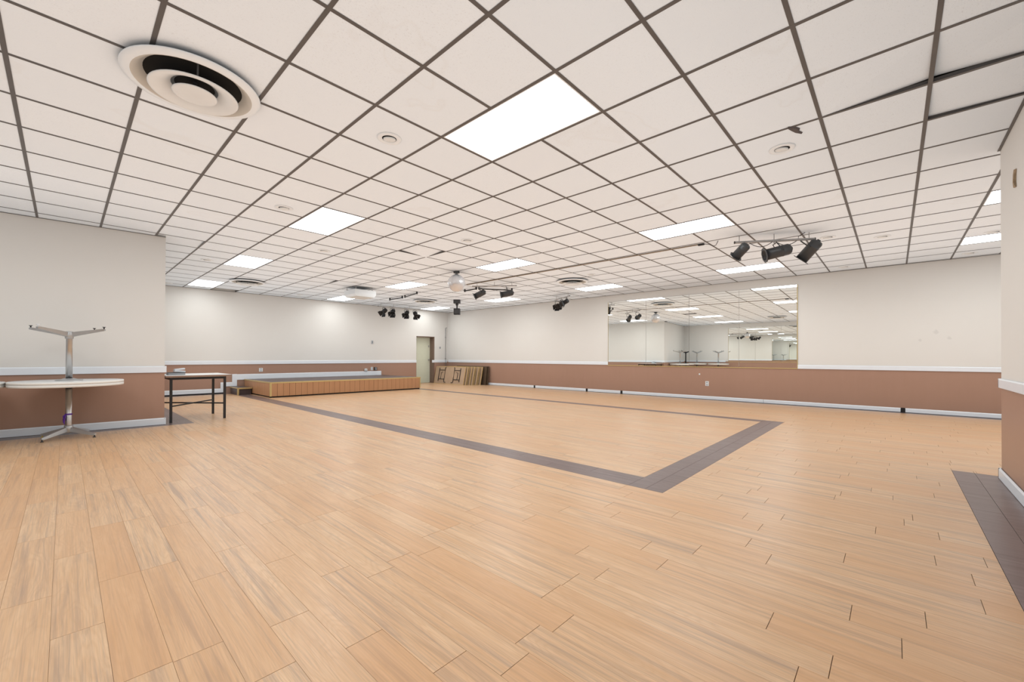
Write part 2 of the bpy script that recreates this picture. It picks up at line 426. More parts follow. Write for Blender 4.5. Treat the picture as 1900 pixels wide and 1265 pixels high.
def runs(test, a0, a1, st):
    out = []; a = a0; cur = None
    while a < a1:
        if test(a+st/2): cur = [a, a+st] if cur is None else [cur[0], a+st]
        elif cur: out.append(cur); cur = None
        a += st
    if cur: out.append(cur)
    return out
for i in range(I0, I1+1):                       # tees running along the room
    x = GX+i*T; b = MB()
    for a0, a1 in runs(lambda y: inside(x, y), YF, 15, .05): b.box(x-TW, x+TW, a0, a1, H-.0015, H).box(x-.002, x+.002, a0, a1, H, H+.028)
    if b.v: b.build('ceiling_runner', M_TEE, CEIL)
for j in range(J0, J1+1):                       # cross tees, broken where a lit panel spans two modules
    y = GY+j*T; b = MB()
    def ok(x, y=y, j=j): return inside(x, y) and not ((math.floor((x-GX)/T), j-1) in LIGHTS)
    for a0, a1 in runs(ok, GX+I0*T, 11.6, T/12): b.box(a0, a1, y-TW, y+TW, H-.0012, H+.0002).box(a0, a1, y-.002, y+.002, H, H+.028)
    if b.v: b.build('ceiling_crossbar', M_TEE, CEIL)
# wall angle along the walls
b = MB(); b.slab(fB, XP, 11.05, 0, .02, H-.004, H-.0016).slab(fR, YF, 14.0, 0, .02, H-.004, H-.0016).slab(fP, XL, XP, 0, .02, H-.004, H-.0016).slab(fC, XL, XC, 0, .02, H-.004, H-.0016).slab(fD, YF, YC, 0, .02, H-.004, H-.0016)
b.build('wall_angle', M_TEE, CEIL)

# ------------------------------------------------------------------ lit ceiling panels
root0 = None
for (i, j), lab in LIGHTS.items():
    loc = (GX+(i+.5)*T, GY+(j+1)*T, H)
    if root0 is None:
        root0 = thing('ceiling_light', lab, 'ceiling light', loc, 'lit panels in the ceiling grid')
        w, l, e, fz = T/2-.008, T-.008, .016, .001
        f = MB(); f.box(-w, w, -l, -l+e, -.001+fz, .03).box(-w, w, l-e, l, -.001+fz, .03).box(-w, -w+e, -l+e, l-e, -.001+fz, .03).box(w-e, w, -l+e, l-e, -.001+fz, .03)
        f.build('frame', M_WHITE, root0)
        MB().box(-w+e, w-e, -l+e, l-e, .002, .006).build('diffuser', M_PANEL, root0)
        MB().box(-w, w, -l, l, .031, .07).build('housing', M_WHITE, root0)
    else: dup(root0, loc, lab)

# ------------------------------------------------------------------ door
D = struct(MB().box(DX0+.03, DX1-.03, 14.395, 14.44, .008, DZ-.03).build('door_1', M_DOOR))
MB().box(DX0, DX0+.03, 14.16, 14.5, 0, DZ).build('door_frame', M_JAMB, D)
MB().box(DX1-.03, DX1, 14.12, 14.5, 0, DZ).build('door_frame', M_JAMB, D)
MB().box(DX0+.03, DX1-.03, 14.14, 14.5, DZ-.03, DZ).build('door_frame', M_JAMB, D)
k_ = MB(Matrix.Translation((DX1-.10, 14.395, .96)) @ Matrix.Rotation(math.radians(90), 4, 'X')); k_.lathe([(.026, 0), (.026, .006), (.010, .01), (.010, .035), (.022, .04), (.026, .055), (.018, .068), (.001, .07)], 16)
k_.build('door_handle', M_CHROME, D)
MB().bev(DX1-.11, DX1-.07, 14.384, 14.397, 1.48, 1.56, .004).build('door_lock', M_STEEL, D)

# ------------------------------------------------------------------ chair rails and baseboards
def rail(name, fn, a0, a1, z0=.832, z1=.93):
    b = MB(); b.slab(fn, a0, a1, 0, .018, z0, z1-.012)
    b.hexa([fn(a0, 0, z1-.012), fn(a1, 0, z1-.012), fn(a1, .018, z1-.012), fn(a0, .018, z1-.012), fn(a0, 0, z1), fn(a1, 0, z1), fn(a1, .012, z1), fn(a0, .012, z1)])
    o = struct(b.build(name, M_TRIM)); return o
rail('trim_1', fB, XP+.02, 9.545, .845, .948)
r_ = rail('trim_2', fB, 10.30, 11.05, .845, .948)
rail('trim_3', fR, 6.44, 14.0, .855, .952)
rail('trim_4', fR, YF, 1.62, .838, .926)
rail('trim_5', fP, XL, XP+.02, .824, .926)
rail('trim_6', fQ, yP(XP)-.018, 14.3, .824, .926)
rail('trim_7', fC, XL, XC+.02, .823, .905)
rail('trim_8', fD, YF, YC+.018, .823, .905)
rail('trim_9', fL, 6.4, 8.7, .83, .93)
def board(name, fn, segs, h, z0=.012, mat=M_TRIM):
    a0, a1 = segs[0][0], segs[-1][1]
    root = struct(MB().slab(fn, a0, a1, .001, .006, .0, h-.004).build(name, M_VINYL))
    for s0, s1 in segs:
        b = MB(); b.slab(fn, s0, s1, .006, .018, z0, h-.014)
        b.hexa([fn(s0, .006, h-.014), fn(s1, .006, h-.014), fn(s1, .018, h-.014), fn(s0, .018, h-.014), fn(s0, .006, h), fn(s1, .006, h), fn(s1, .010, h), fn(s0, .010, h)])
        b.build('board', mat, root)
    return root
rb = board('baseboard_right', fR, [(YF, -.165), (-.095, 2.3), (2.305, 5.955), (6.025, 7.15), (7.22, 9.27), (9.34, 13.9)], .088, .008)
for a in (-.13, 5.99, 7.185, 9.305):
    MB().slab(fR, a-.030, a+.030, .006, .022, .0, .092).build('joint_cover', M_VINYL, rb)
board('baseboard_partition', fP, [(XL, -1.1), (-1.097, XP+.018)], .108, .004)
board('baseboard_return', fQ, [(yP(XP)-.018, 11.0), (11.003, 14.2)], .108, .004)
board('baseboard_near', fC, [(XL, 2.0), (2.003, XC+.018)], .096, .004)
board('baseboard_end', fD, [(YF, YC+.018)], .096, .004)
board('baseboard_left', fL, [(YC, 3.0), (3.003, 8.7)], .1, .004)
SB = struct(MB().slab(fB, XP, 3.14, .001, .006, 0, .13).build('baseboard_back', M_VINYL))
for a0, a1, z0, z1 in [(XP, 3.05, .035, .15), (3.05, 3.15, .035, .325), (3.15, 3.33, .205, .325), (3.33, 3.45, .205, .556), (3.45, 8.03, .386, .55)]:
    MB().slab(fB, a0, a1, .006, .019, z0, z1-.012).hexa([fB(a0, .006, z1-.012), fB(a1, .006, z1-.012), fB(a1, .019, z1-.012), fB(a0, .019, z1-.012), fB(a0, .006, z1), fB(a1, .006, z1), fB(a1, .011, z1), fB(a0, .011, z1)]).build('board', M_TRIM, SB)

# ------------------------------------------------------------------ mirrors
def mirror(label, fn, ys, z0, z1, off=.004):
    o = thing('wall_mirror', label, 'mirror', fn((ys[0]+ys[-1])/2, 0, z0))
    inv = Matrix.Translation(-Vector(o.location))
    for q, (a, c) in enumerate(zip(ys[:-1], ys[1:])):      # each sheet hangs very slightly out of true
        a += .003; c -= .003; u, w = (off, off+.0025) if q % 2 else (off+.0025, off)
        MB(inv).hexa([fn(a, u, z0), fn(c, w, z0), fn(c, w+.005, z0), fn(a, u+.005, z0), fn(a, u, z1), fn(c, w, z1), fn(c, w+.005, z1), fn(a, u+.005, z1)]).build('mirror_panel', M_MIRROR, o)
    for nm, a0, a1, q0, q1 in (('bottom_channel', ys[0]-.012, ys[-1]+.012, z0-.018, z0), ('side_channel', ys[0]-.012, ys[0], z0, z1), ('side_channel', ys[-1], ys[-1]+.008, z0, z1)):
        MB(inv).slab(fn, a0, a1, .001, off+.010, q0, q1).build(nm, M_BRASS, o)
    return o
mirror('wide four-panel wall mirror with thin brass channel on the right wall', fR, [1.634, 2.834, 4.034, 5.234, 6.434], .85, 2.762)
mirror('second panelled wall mirror on the left wall, seen only in the first mirror', fL, [1.45, 2.65, 3.85, 5.05, 6.25], .86, 2.76)

# ------------------------------------------------------------------ stage and step
ST = thing('stage', 'low platform stage with wood veneer front and brass edging along back wall', 'stage', (3.63, 11.97, 0))
SM = Matrix.Translation((-3.63, -11.97, 0))
SX0, SX1, SH = 3.63, 8.12, .402
def yF(x): return 11.97-(x-3.63)*.045
def fS(a, o, z): return (a, yF(a)-o, z)
def fSL(a, o, z): return (SX0-o, a, z)
def fSR(a, o, z): return (SX1+o, a, z)
yb0 = 14.26
MB(SM).hexa([(SX0, yF(SX0), SH-.03), (SX1, yF(SX1), SH-.03), (SX1, 14.15, SH-.03), (SX0, yb0, SH-.03), (SX0, yF(SX0), SH), (SX1, yF(SX1), SH), (SX1, 14.15, SH), (SX0, yb0, SH)]).build('stage_floor', M_STAGE, ST)
MB(SM).hexa([(SX0+.05, yF(SX0)+.05, 0), (SX1-.05, yF(SX1)+.05, 0), (SX1-.05, 14.1, 0), (SX0+.05, yb0-.05, 0), (SX0+.05, yF(SX0)+.05, .06), (SX1-.05, yF(SX1)+.05, .06), (SX1-.05, 14.1, .06), (SX0+.05, yb0-.05, .06)]).build('recessed_plinth', M_VINYL, ST)
n_ = 30
for q in range(n_):
    a0, a1 = SX0+.02+(SX1-SX0-.04)*q/n_, SX0+.02+(SX1-SX0-.04)*(q+1)/n_
    MB(SM).slab(fS, a0+.0028, a1-.0028, -.02, (.0, .0012, .0005)[q % 3], .035, SH-.03).build('front_panel', M_VENEER, ST)
for q in range(11):
    a0, a1 = 11.99+2.24*q/11, 11.99+2.24*(q+1)/11
    MB(SM).slab(fSL, a0+.0015, a1-.0015, -.02, (.0, .0012)[q % 2], .035, SH-.03).build('side_panel', M_VENEER, ST)
MB(SM).slab(fSR, 11.79, 14.12, -.02, 0, .035, SH-.03).build('side_panel', M_VENEER, ST)
MB(SM).slab(fS, SX0-.004, SX1+.004, -.03, .006, SH-.032, SH+.003).build('front_edging', M_BRASS, ST)
MB(SM).slab(fSL, yF(SX0), yb0-.01, -.03, .006, SH-.032, SH+.003).build('side_edging', M_BRASS, ST)
MB(SM).box(SX0-.006, SX0+.035, yF(SX0)-.006, yF(SX0)+.035, .035, SH-.032).build('corner_trim', M_BRASS, ST)
MB(SM).box(SX1-.025, SX1+.006, yF(SX1)-.006, yF(SX1)+.03, .035, SH-.032).build('corner_trim', M_BRASS, ST)
for x in (3.66, 6.0, 7.1, 8.08): MB(SM).bev(x-.03, x+.03, yF(x)+.02, yF(x)+.08, 0, .035, .008).build('foot', M_BLACK, ST)
SP = thing('stage_step', 'small dark carpeted step with brass nosing at left end of the stage', 'step', (3.27, 13.44, 0))
SM = Matrix.Translation((-3.27, -13.44, 0))
MB(SM).box(3.27, 3.60, 13.46, 14.2, 0, .17).build('step_box', M_STAGE, SP)
MB(SM).box(3.262, 3.615, 13.44, 14.23, .17, .2).build('tread', M_STAGE, SP)
MB(SM).box(3.255, 3.615, 13.43, 13.446, .165, .203).build('front_nosing', M_BRASS, SP)
MB(SM).box(3.252, 3.266, 13.446, 14.23, .178, .203).build('side_nosing', M_BRASS, SP)
MB(SM).box(3.255, 3.295, 13.43, 13.462, 0, .165).build('corner_trim', M_BRASS, SP)

# ------------------------------------------------------------------ desk and what lies on it
DK = thing('work_table', 'square work table with black steel frame and pale top beside partition end', 'table', (1.54, 9.06, 0))
DM = Matrix.Translation((-1.54, -9.06, 0))
lx0, lx1, ly0, ly1, q = 1.175, 1.905, 8.645, 9.475, .017
MB(DM).bev(1.10, 1.995, 8.575, 9.55, .735, .766, .003).build('tabletop', M_LAMINATE, DK)
MB(DM).box(1.098, 1.997, 8.572, 8.5755, .737, .764).box(1.9945, 1.9975, 8.575, 9.55, .737, .764).box(1.098, 1.997, 9.5495, 9.553, .737, .764).build('edge_band', M_WEDGE, DK)
for x in (lx0, lx1):
    for y in (ly0, ly1): MB(DM).box(x-q, x+q, y-q, y+q, 0, .735).build('leg', M_BLACK, DK)
for x in (lx0, lx1): MB(DM).box(x-q+.003, x+q-.003, ly0+q, ly1-q, .695, .735).build('apron', M_BLACK, DK)
for y in (ly0, ly1): MB(DM).box(lx0+q, lx1-q, y-q+.003, y+q-.003, .695, .735).build('apron', M_BLACK, DK)
MB(DM).tube([(lx0+.01, ly0+.01, .265), (lx1-.01, ly1-.01, .265)], .015, 4).build('cross_brace', M_BLACK, DK)
MB(DM).tube([(lx1-.01, ly0+.01, .265), (lx0+.01, ly1-.01, .265)], .015, 4).build('cross_brace', M_BLACK, DK)
TR = thing('tray', 'small grey tray at left end of the work table', 'tray', (1.30, 9.0, .766))
b = MB(); b.bev(-.13, .10, -.09, .09, 0, .035, .006).build('base', M_GREY, TR)
MB().box(-.135, .105, -.095, .095, .035, .041).build('rim', M_DGREY, TR)
PB = thing('paper_pack', 'white folded paper pack lying tilted on the grey tray', 'paper', (1.33, 9.0, .807))
MB(Matrix.Rotation(.10, 4, 'Y')).bev(-.075, .075, -.06, .06, .002, .032, .004).build('pack', M_PAPER, PB)
MB(Matrix.Translation((-.01, 0, .032)) @ Matrix.Rotation(-.12, 4, 'Y')).bev(-.055, .085, -.05, .05, .004, .03, .005).build('flap', M_PAPER, PB)

# ------------------------------------------------------------------ round cafe tables, each with a second one upside down on top
def cafe(label, loc, flip, base_angles, metal, zt=0, feet=(M_BLACK,)*4, Rf=.31, group='round pedestal tables along the walls'):
    t = thing('pedestal_table', label, 'table', (loc[0], loc[1], zt), group)
    Hh = .7225 if not flip else .752
    M = Matrix() if not flip else Matrix.Translation((0, 0, Hh)) @ Matrix.Rotation(math.pi, 4, 'X')
    R = .53; z0, z1 = Hh-.0335, Hh
    MB(M).lathe([(R-.02, z0), (R-.004, z0), (R-.004, z1), (R-.02, z1)], 72, smooth=False).lathe([(.001, z0+.001), (R-.006, z0+.001)], 72, smooth=False).lathe([(.001, z1-.001), (R-.006, z1-.001)], 72, smooth=False).build('tabletop', M_LAMINATE, t)
    MB(M).lathe([(R-.0045, z0), (R, z0+.002), (R, z1-.002), (R-.0045, z1)], 72).build('edge_band', M_EDGE, t)
    MB(M).lathe([(.032, .12), (.032, z0-.03), (.001, z0-.03)], 20).build('column', M_CHROME if metal is M_CAST else metal, t)
    MB(M).lathe([(.001, z0), (.13, z0), (.12, z0-.008), (.045, z0-.03), (.036, z0-.03)], 24).build('top_plate', metal, t)
    MB(M).lathe([(.001, .165), (.041, .165), (.043, .12), (.038, .075), (.032, .068), (.001, .068)], 20).build('hub', metal, t)
    for a, fm, rr in zip(base_angles, feet, Rf if isinstance(Rf, (list, tuple)) else (Rf,)*4):
        d = Vector((math.cos(a), math.sin(a), 0)) if not flip else Vector((math.cos(a), -math.sin(a), 0)); s_ = Vector((-d.y, d.x, 0))
        def sec(r, w, za, zb): return [tuple(d*r+s_*w+Vector((0, 0, za))), tuple(d*r-s_*w+Vector((0, 0, za))), tuple(d*r-s_*w*.7+Vector((0, 0, zb))), tuple(d*r+s_*w*.7+Vector((0, 0, zb)))]
        leg = MB(M).rings([sec(.025, .022, .082, .142), sec(.12, .021, .064, .115), sec(rr-.01, .017, .028, .058), sec(rr+.012, .015, .032, .052)]).build('base_arm', metal, t)
        c = d*rr
        MB(M).lathe([(.001, 0), (.016, 0), (.017, .006), (.007, .010), (.007, .03)], 12, (c.x, c.y, 0)).build('glide', fm, leg)
    return t
X4 = [math.radians(a) for a in (222, 318, 135, 57)]
XU = [math.radians(a) for a in (223, 155, 332, 48)]
tl = cafe('upright round white pedestal table with purple ribbon beside the partition wall', (.045, 8.06), False, X4, M_CAST, 0, (M_BLACK, M_BLACK, M_YELLOW, M_BLACK), [.305, .315, .33, .345])
rbn = MB(); rbn.lathe([(.033, .30), (.0345, .303), (.0345, .318), (.033, .321)], 16).tube([(-.03, -.022, .31), (-.045, -.03, .29), (-.04, -.028, .25), (-.043, -.03, .215), (-.036, -.027, .18)], [.006, .011, .014, .009, .003], 6)
rbn.tube([(-.028, -.02, .31), (-.032, -.035, .28), (-.03, -.03, .24)], [.005, .008, .003], 6).build('ribbon', M_PURPLE, tl)
cafe('chrome-based round table lying upside down on the ribboned table', (.045, 8.06), True, XU, M_CAST, .7235, (M_PAPER, M_BLACK, M_BLACK, M_BLACK), [.365, .375, .36, .36])
XQ = [math.radians(a) for a in (20, 110, 200, 290)]
for (x, y, m, w0, w1) in [(-1.02, 8.11, M_BLACK, 'upright round table cut by the left photo edge, beside the ribboned one', 'black-based round table lying upside down next to the chrome one'),
                          (-2.22, 7.75, M_CAST, 'upright round table in the left corner, seen in the mirror', 'chrome-based round table upside down in the left corner, seen in mirror'),
                          (-2.25, 6.62, M_CAST, 'upright round table by the left wall mirror, seen in the mirror', 'chrome-based round table upside down by the left wall mirror')]:
    cafe(w0, (x, y), False, X4, M_CAST); cafe(w1, (x, y), True, XQ, m, .7235)

# ------------------------------------------------------------------ stack of folding tables
def folding(label, kind, L, Wd, loc, lean, rz):
    t = thing('folding_table', label, 'folding table', loc, 'folding tables leaning in the corner', rz)
    # local: u = x along length, board stands along z, underside faces -y
    Mx = Matrix.Rotation(-lean, 4, 'X')
    face, edge = (M_FIBRE, M_GOLDWOOD) if kind == 'tan' else (M_DWOOD, M_DWOOD)
    MB(Mx).bev(.012, L-.012, .004, .018, .012, Wd-.012, .004).build('tabletop', face, t)
    MB(Mx).box(0, L, 0, .022, 0, .014).box(0, L, 0, .022, Wd-.014, Wd).box(0, .014, 0, .022, .014, Wd-.014).box(L-.014, L, 0, .022, .014, Wd-.014).build('edge_band', edge, t)
    for sgn, u0 in ((1, .27), (-1, L-.27)):
        fr = MB(Mx); r = .013; y = -.012; s = sgn
        fr.tube([(u0, y, .10), (u0, y, Wd-.06)], r, 6)
        fr.tube([(u0+s*.48, y, .065), (u0+s*.40, y, .068), (u0+s*.375, y, .10), (u0+s*.37, y, .14), (u0+s*.37, y, Wd-.06), (u0+s*.40, y, Wd-.035)], r, 6)
        fr.tube([(u0, y, .19), (u0+s*.37, y, .19)], r*.9, 6).tube([(u0, y, Wd-.15), (u0+s*.37, y, Wd-.15)], r*.9, 6)
        fr.build('leg_frame', M_BLACK, t)
        MB(Mx).tube([(u0+s*.14, y, .19), (u0+s*.14, y, Wd-.24), (u0+s*.23, y, Wd-.24)], r*.8, 6).build('folding_brace', M_BLACK, t)
    return t
rzF = -math.pi/2
ordn = ['front folding table of the leaning row, underside and black legs facing out', 'second folding table of the leaning row, just behind the front one', 'third folding table of the leaning row', 'fourth folding table of the leaning row', 'fifth folding table of the leaning row', 'sixth folding table of the leaning row', 'seventh folding table of the leaning row', 'eighth folding table of the leaning row', 'ninth tan folding table, last before the dark ones']
f0 = None
for q in range(9):
    yend = 12.15-.054*q+(.02, -.02, .03, 0, -.03)[q % 5]*(q > 0)
    loc = (10.325+.0603*q, yend+1.86, 0)
    if f0 is None: f0 = folding(ordn[0], 'tan', 1.86, .708, loc, .195, rzF)
    else: dup(f0, loc, ordn[q])
d0 = folding('dark walnut folding table standing at the wall end of the row', 'dark', 1.80, .72, (10.942, 11.56+1.80, 0), .10, rzF)
dup(d0, (10.998, 11.50+1.80, 0), 'dark folding table pressed against the right wall behind its twin')

# ------------------------------------------------------------------ round air vents
def vent(label, x, y):
    v = thing('ceiling_vent', label, 'vent', (x, y, H), 'round ceiling air vents')
    MB().lathe([(.001, -.003), (.27, -.003), (.27, -.001)], 40).build('neck_shade_disc', M_VOID, v)  # flat black disc, painted shade of the open neck
    MB().lathe([(.30, -.002), (.372, -.022), (.385, -.030), (.383, -.036), (.352, -.046), (.331, -.048)], 56).build('outer_ring', M_WHITE, v)
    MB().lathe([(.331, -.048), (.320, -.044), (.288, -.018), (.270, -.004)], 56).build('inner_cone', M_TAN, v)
    MB().lathe([(.240, -.080), (.250, -.084), (.246, -.090), (.232, -.090), (.200, -.080), (.165, -.062), (.118, -.032), (.112, -.030), (.160, -.056), (.195, -.074), (.240, -.080)], 48).build('middle_cone', M_OFFW, v)
    MB().lathe([(.001, -.084), (.118, -.084), (.127, -.088), (.123, -.094), (.11, -.095), (.001, -.095)], 40).build('centre_disc', M_OFFW, v)
    for a in (.4, 2.5, 4.6): MB().tube([(.235*math.cos(a), .235*math.sin(a), -.08), (.262*math.cos(a), .262*math.sin(a), -.004)], .006, 6).build('strut', M_DGREY, v)
    MB().tube([(0, 0, -.088), (0, 0, -.003)], .012, 8).build('centre_post', M_DGREY, v)
    return v
v0 = vent('large round white air vent at upper left of the ceiling', .597, 3.545)
dup(v0, (3.10, 11.95, H), 'round air vent near the back wall, left of the white ceiling box')
dup(v0, (8.43, 5.82, H), 'round air vent near the right wall, beside a lit panel')
dup(v0, (8.15, 11.55, H), 'round air vent in the far corner behind the thin black tubes')

# ------------------------------------------------------------------ recessed downlights
def downlight(label, x, y):
    d = thing('downlight', label, 'downlight', (x, y, H), 'small round ceiling downlights')
    MB().lathe([(.102, .0005), (.100, -.005), (.088, -.008), (.066, -.008), (.060, -.003)], 32).build('trim_ring', M_WHITE, d)
    MB().lathe([(.001, -.001), (.061, -.001)], 28).build('gap_shade_disc', M_VOID, d)  # black disc paints the shade in the slit, tile is solid behind
    MB(Matrix.Translation((.006, .006, -.002)) @ Matrix.Rotation(.16, 4, Vector((.7, -.7, 0)))).lathe([(.052, .004), (.053, -.004), (.046, -.010), (.001, -.012)], 28).build('eyeball', M_OFFW, d)
    return d
DL = [(1.888, 3.212, 'small round downlight left of the largest lit panel'), (4.365, .741, 'round downlight at right beside the torn tile flap'),
      (1.875, 5.71, 'round downlight left of the second lit panel in the left row'), (3.121, 7.493, 'round downlight between the left lit panels and the dislodged tile'),
      (4.403, 5.092, 'round downlight in mid ceiling above the mirror ball'), (1.881, 9.927, 'round downlight above the far left lit panel'),
      (1.80, 13.85, 'round downlight at the back wall beside the partition edge'), (4.85, 13.4, 'round downlight at the back wall left of the white ceiling box'),
      (8.05, .759, 'round downlight at right end of the grey three-can bar'), (10.9, .75, 'round downlight by the right wall below the grey cans'),
      (9.344, -1.098, 'round downlight above the lower cut-off lit panel at right'), (10.95, -1.0, 'round downlight at the right wall near the near-wall edge'),
      (4.976, 10.037, 'round downlight above the white ceiling box'), (8.10, 5.08, 'round downlight above the right wall vent'), (8.57, .13, 'faint round ceiling disc right of the three-can bar')]  # the faint one is a grey smudge built as a disc
dl0 = None
for x, y, lab in DL: dl0 = downlight(lab, x, y) if dl0 is None else (dup(dl0, (x, y, H), lab), dl0)[1]

# ------------------------------------------------------------------ stage lamps
RT, FW, UP = Vector((math.cos(YAW), -math.sin(YAW), 0)), Vector((math.sin(YAW), math.cos(YAW), 0)), Vector((0, 0, 1))
def aim(d):
    return Vector(d).normalized().to_track_quat('Z', 'Y').to_matrix().to_4x4()
def lamp(name, label, cat, pos, d, r, L, mat, hang, group, flange='octagon', doors=False):
    t = thing(name, label, cat, pos, group); M = aim(d); p = Vector(pos)
    body = [(.001, -L*.5), (r*.75, -L*.5), (r*.95, -L*.44), (r, -L*.38), (r, -L*.20), (r*1.03, -L*.195), (r*1.03, -L*.17), (r, -L*.165), (r, L*.47), (r*.94, L*.47), (r*.94, -L*.1), (.001, -L*.12)]
    MB(M).lathe(body, 24).build('housing', mat, t)
    n = 8 if flange == 'octagon' else 4; w = r*1.42 if n == 8 else r*1.62
    def ring(q, z): return [(q*math.cos(2*math.pi*i/n+math.pi/n), q*math.sin(2*math.pi*i/n+math.pi/n), z) for i in range(n)]
    MB(M).rings([ring(w, L*.47), ring(w, L*.5), ring(w*.72, L*.5), ring(w*.72, L*.47), ring(w, L*.47)], False).build('gel_frame', mat, t)
    if doors:
        for i in range(4):
            a = math.pi/2*i; Q = M @ Matrix.Rotation(a, 4, 'Z'); h = w*.707
            MB(Q).hexa([(h, -h, L*.5), (h+.004, -h, L*.5), (h+.004, h, L*.5), (h, h, L*.5), (h+r*.5, -h*1.1, L*.5+r*.9), (h+r*.5+.004, -h*1.1, L*.5+r*.9), (h+r*.5+.004, h*1.1, L*.5+r*.9), (h+r*.5, h*1.1, L*.5+r*.9)]).build('barn_door', mat, t)
    MB(M).lathe([(.001, -L*.56), (r*.3, -L*.56), (r*.34, -L*.5)], 12).build('back_cap', mat, t)
    # yoke: from the pivots up to the clamp under the bar
    ax = Vector(d).normalized().cross(UP).normalized(); hp = Vector(hang)-p
    dn = Vector(d).normalized()
    pv = dn*(-L*.12)
    s1, s2 = pv+ax*(r+.008), pv-ax*(r+.008)
    up = (hp-pv); k1 = pv+up*.72
    MB().tube([s1, s1+up*.45, k1+ax*r*.9, k1, k1-ax*r*.9, s2+up*.45, s2], .008, 6).build('yoke', mat, t)
    MB().tube([k1-up*.05, hp+UP*.012], .010, 6).build('hook_clamp', M_STEEL, t)
    return t
def bar(label, a, c, r, drops, mat=M_STEEL, cables=()):
    a, c = Vector(a), Vector(c); o = thing('lighting_bar', label, 'bar', a, None)
    MB().tube([(0, 0, 0), c-a], r, 10).build('pipe', mat, o)
    MB().tube([(c-a)*-.006, (c-a)*.003], r*1.12, 10).build('end_cap', M_BLACK, o); MB().tube([(c-a)*.997, (c-a)*1.006], r*1.12, 10).build('end_cap', M_BLACK, o)
    for f in drops:
        p = (c-a)*f; MB().tube([p, (p.x, p.y, H-a.z-p.z*0-(c.z-a.z)*0-.0017)], .006, 6).build('hanger', M_STEEL, o)
    for pts in cables: MB().tube([Vector(q)-a for q in pts], .005, 6).build('cable', M_BLACK, o)
    return o
def L3(a, c, f): return tuple(Vector(a)*(1-f)+Vector(c)*f)
def D3(r, f, u): return RT*r+FW*f+UP*u
G1 = 'grey stage cans on the near bar'
A1, C1 = (7.017, 1.819, 2.87), (7.593, .871, 2.87)
def sag(a, c, dz, n=8): return [tuple(Vector(a)*(1-k/n)+Vector(c)*(k/n)-UP*dz*math.sin(math.pi*k/n)) for k in range(n+1)]
p1, p2, p3 = (6.905, 1.70, 2.70), (7.235, 1.29, 2.675), (7.53, .93, 2.69)
bar('pale pipe bar carrying three grey cans at right of the ceiling', A1, C1, .019, (.06, .5, .93), M_STEEL,
    [sag(L3(A1, C1, .17), L3(A1, C1, .5), .085), sag(L3(A1, C1, .5), L3(A1, C1, .80), .075), [L3(A1, C1, .80), tuple(Vector(L3(A1, C1, .80))+UP*.05), (7.50, .98, H-.005)]])
lamp('stage_can', 'dark grey stage can at left end of the near bar, pointing down', 'stage light', p1, D3(-.35, .75, -.62), .070, .23, M_DGREY, L3(A1, C1, .14), G1)
lamp('stage_can', 'grey stage can in the middle of the near bar, aimed left', 'stage light', p2, D3(-.92, .24, -.22), .083, .36, M_DGREY, L3(A1, C1, .48), G1)
lamp('stage_can', 'grey stage can at right end of the near bar, tilted steeply down', 'stage light', p3, D3(-.45, .48, -.74), .083, .33, M_DGREY, L3(A1, C1, .80), G1)
A2, C2 = (6.972, 7.849, 2.87), (7.645, 6.969, 2.87)
bar('thin pipe bar carrying two cans in mid ceiling behind the mirror ball', A2, C2, .014, (.1, .5, .9))
G2 = 'grey stage cans on the middle bar'
lamp('stage_can', 'stage can left on the middle bar, tilted down beside the mirror ball', 'stage light', (7.04, 7.66, 2.66), D3(-.85, -.1, -.45), .072, .30, M_DGREY, L3(A2, C2, .15), G2)
lamp('stage_can', 'stage can right on the middle bar, almost level', 'stage light', (7.44, 7.10, 2.66), D3(-.95, -.1, -.20), .072, .32, M_DGREY, L3(A2, C2, .76), G2)
A4, C4 = (10.31, 7.76, 2.86), (9.87, 6.91, 2.86)
bar('short pale bar carrying three black floodlights near the right wall', A4, C4, .014, (.1, .9))
G4 = 'black floodlights near the right wall'
lamp('floodlight', 'left black floodlight of the three near the right wall', 'stage light', (10.24, 7.62, 2.655), D3(-.35, -.75, -.45), .062, .15, M_BLACK, L3(A4, C4, .12), G4, 'square', True)
lamp('floodlight', 'middle black floodlight of the three near the right wall', 'stage light', (10.08, 7.36, 2.67), D3(-.65, -.35, -.6), .062, .16, M_BLACK, L3(A4, C4, .45), G4, 'square', True)
lamp('floodlight', 'right black floodlight of the three near the right wall', 'stage light', (9.94, 7.10, 2.71), D3(-.85, -.1, -.5), .062, .18, M_BLACK, L3(A4, C4, .80), G4, 'square', True)
A3, C3 = (7.42, 13.3, 2.855), (9.41, 13.24, 2.87)
bar('thin pipe bar carrying four black lamps above the stage', A3, C3, .012, (.05, .3, .62, .95))
G3 = 'black barn-door lamps above the stage'
for fr, u, wd in ((.10, D3(-.38, -.6, -.62), 'leftmost'), (.265, D3(.02, -.7, -.6), 'second from left'), (.55, D3(-.05, -.7, -.62), 'third from left'), (.735, D3(.42, -.5, -.72), 'rightmost')):
    hp = L3(A3, C3, fr); lamp('barn_door_lamp', wd+' of the four black barn-door lamps above the stage', 'stage light', (hp[0]+.02, hp[1]-.02, hp[2]-.165-.03*fr), u, .075, .2, M_BLACK, hp, G3, 'square', True)

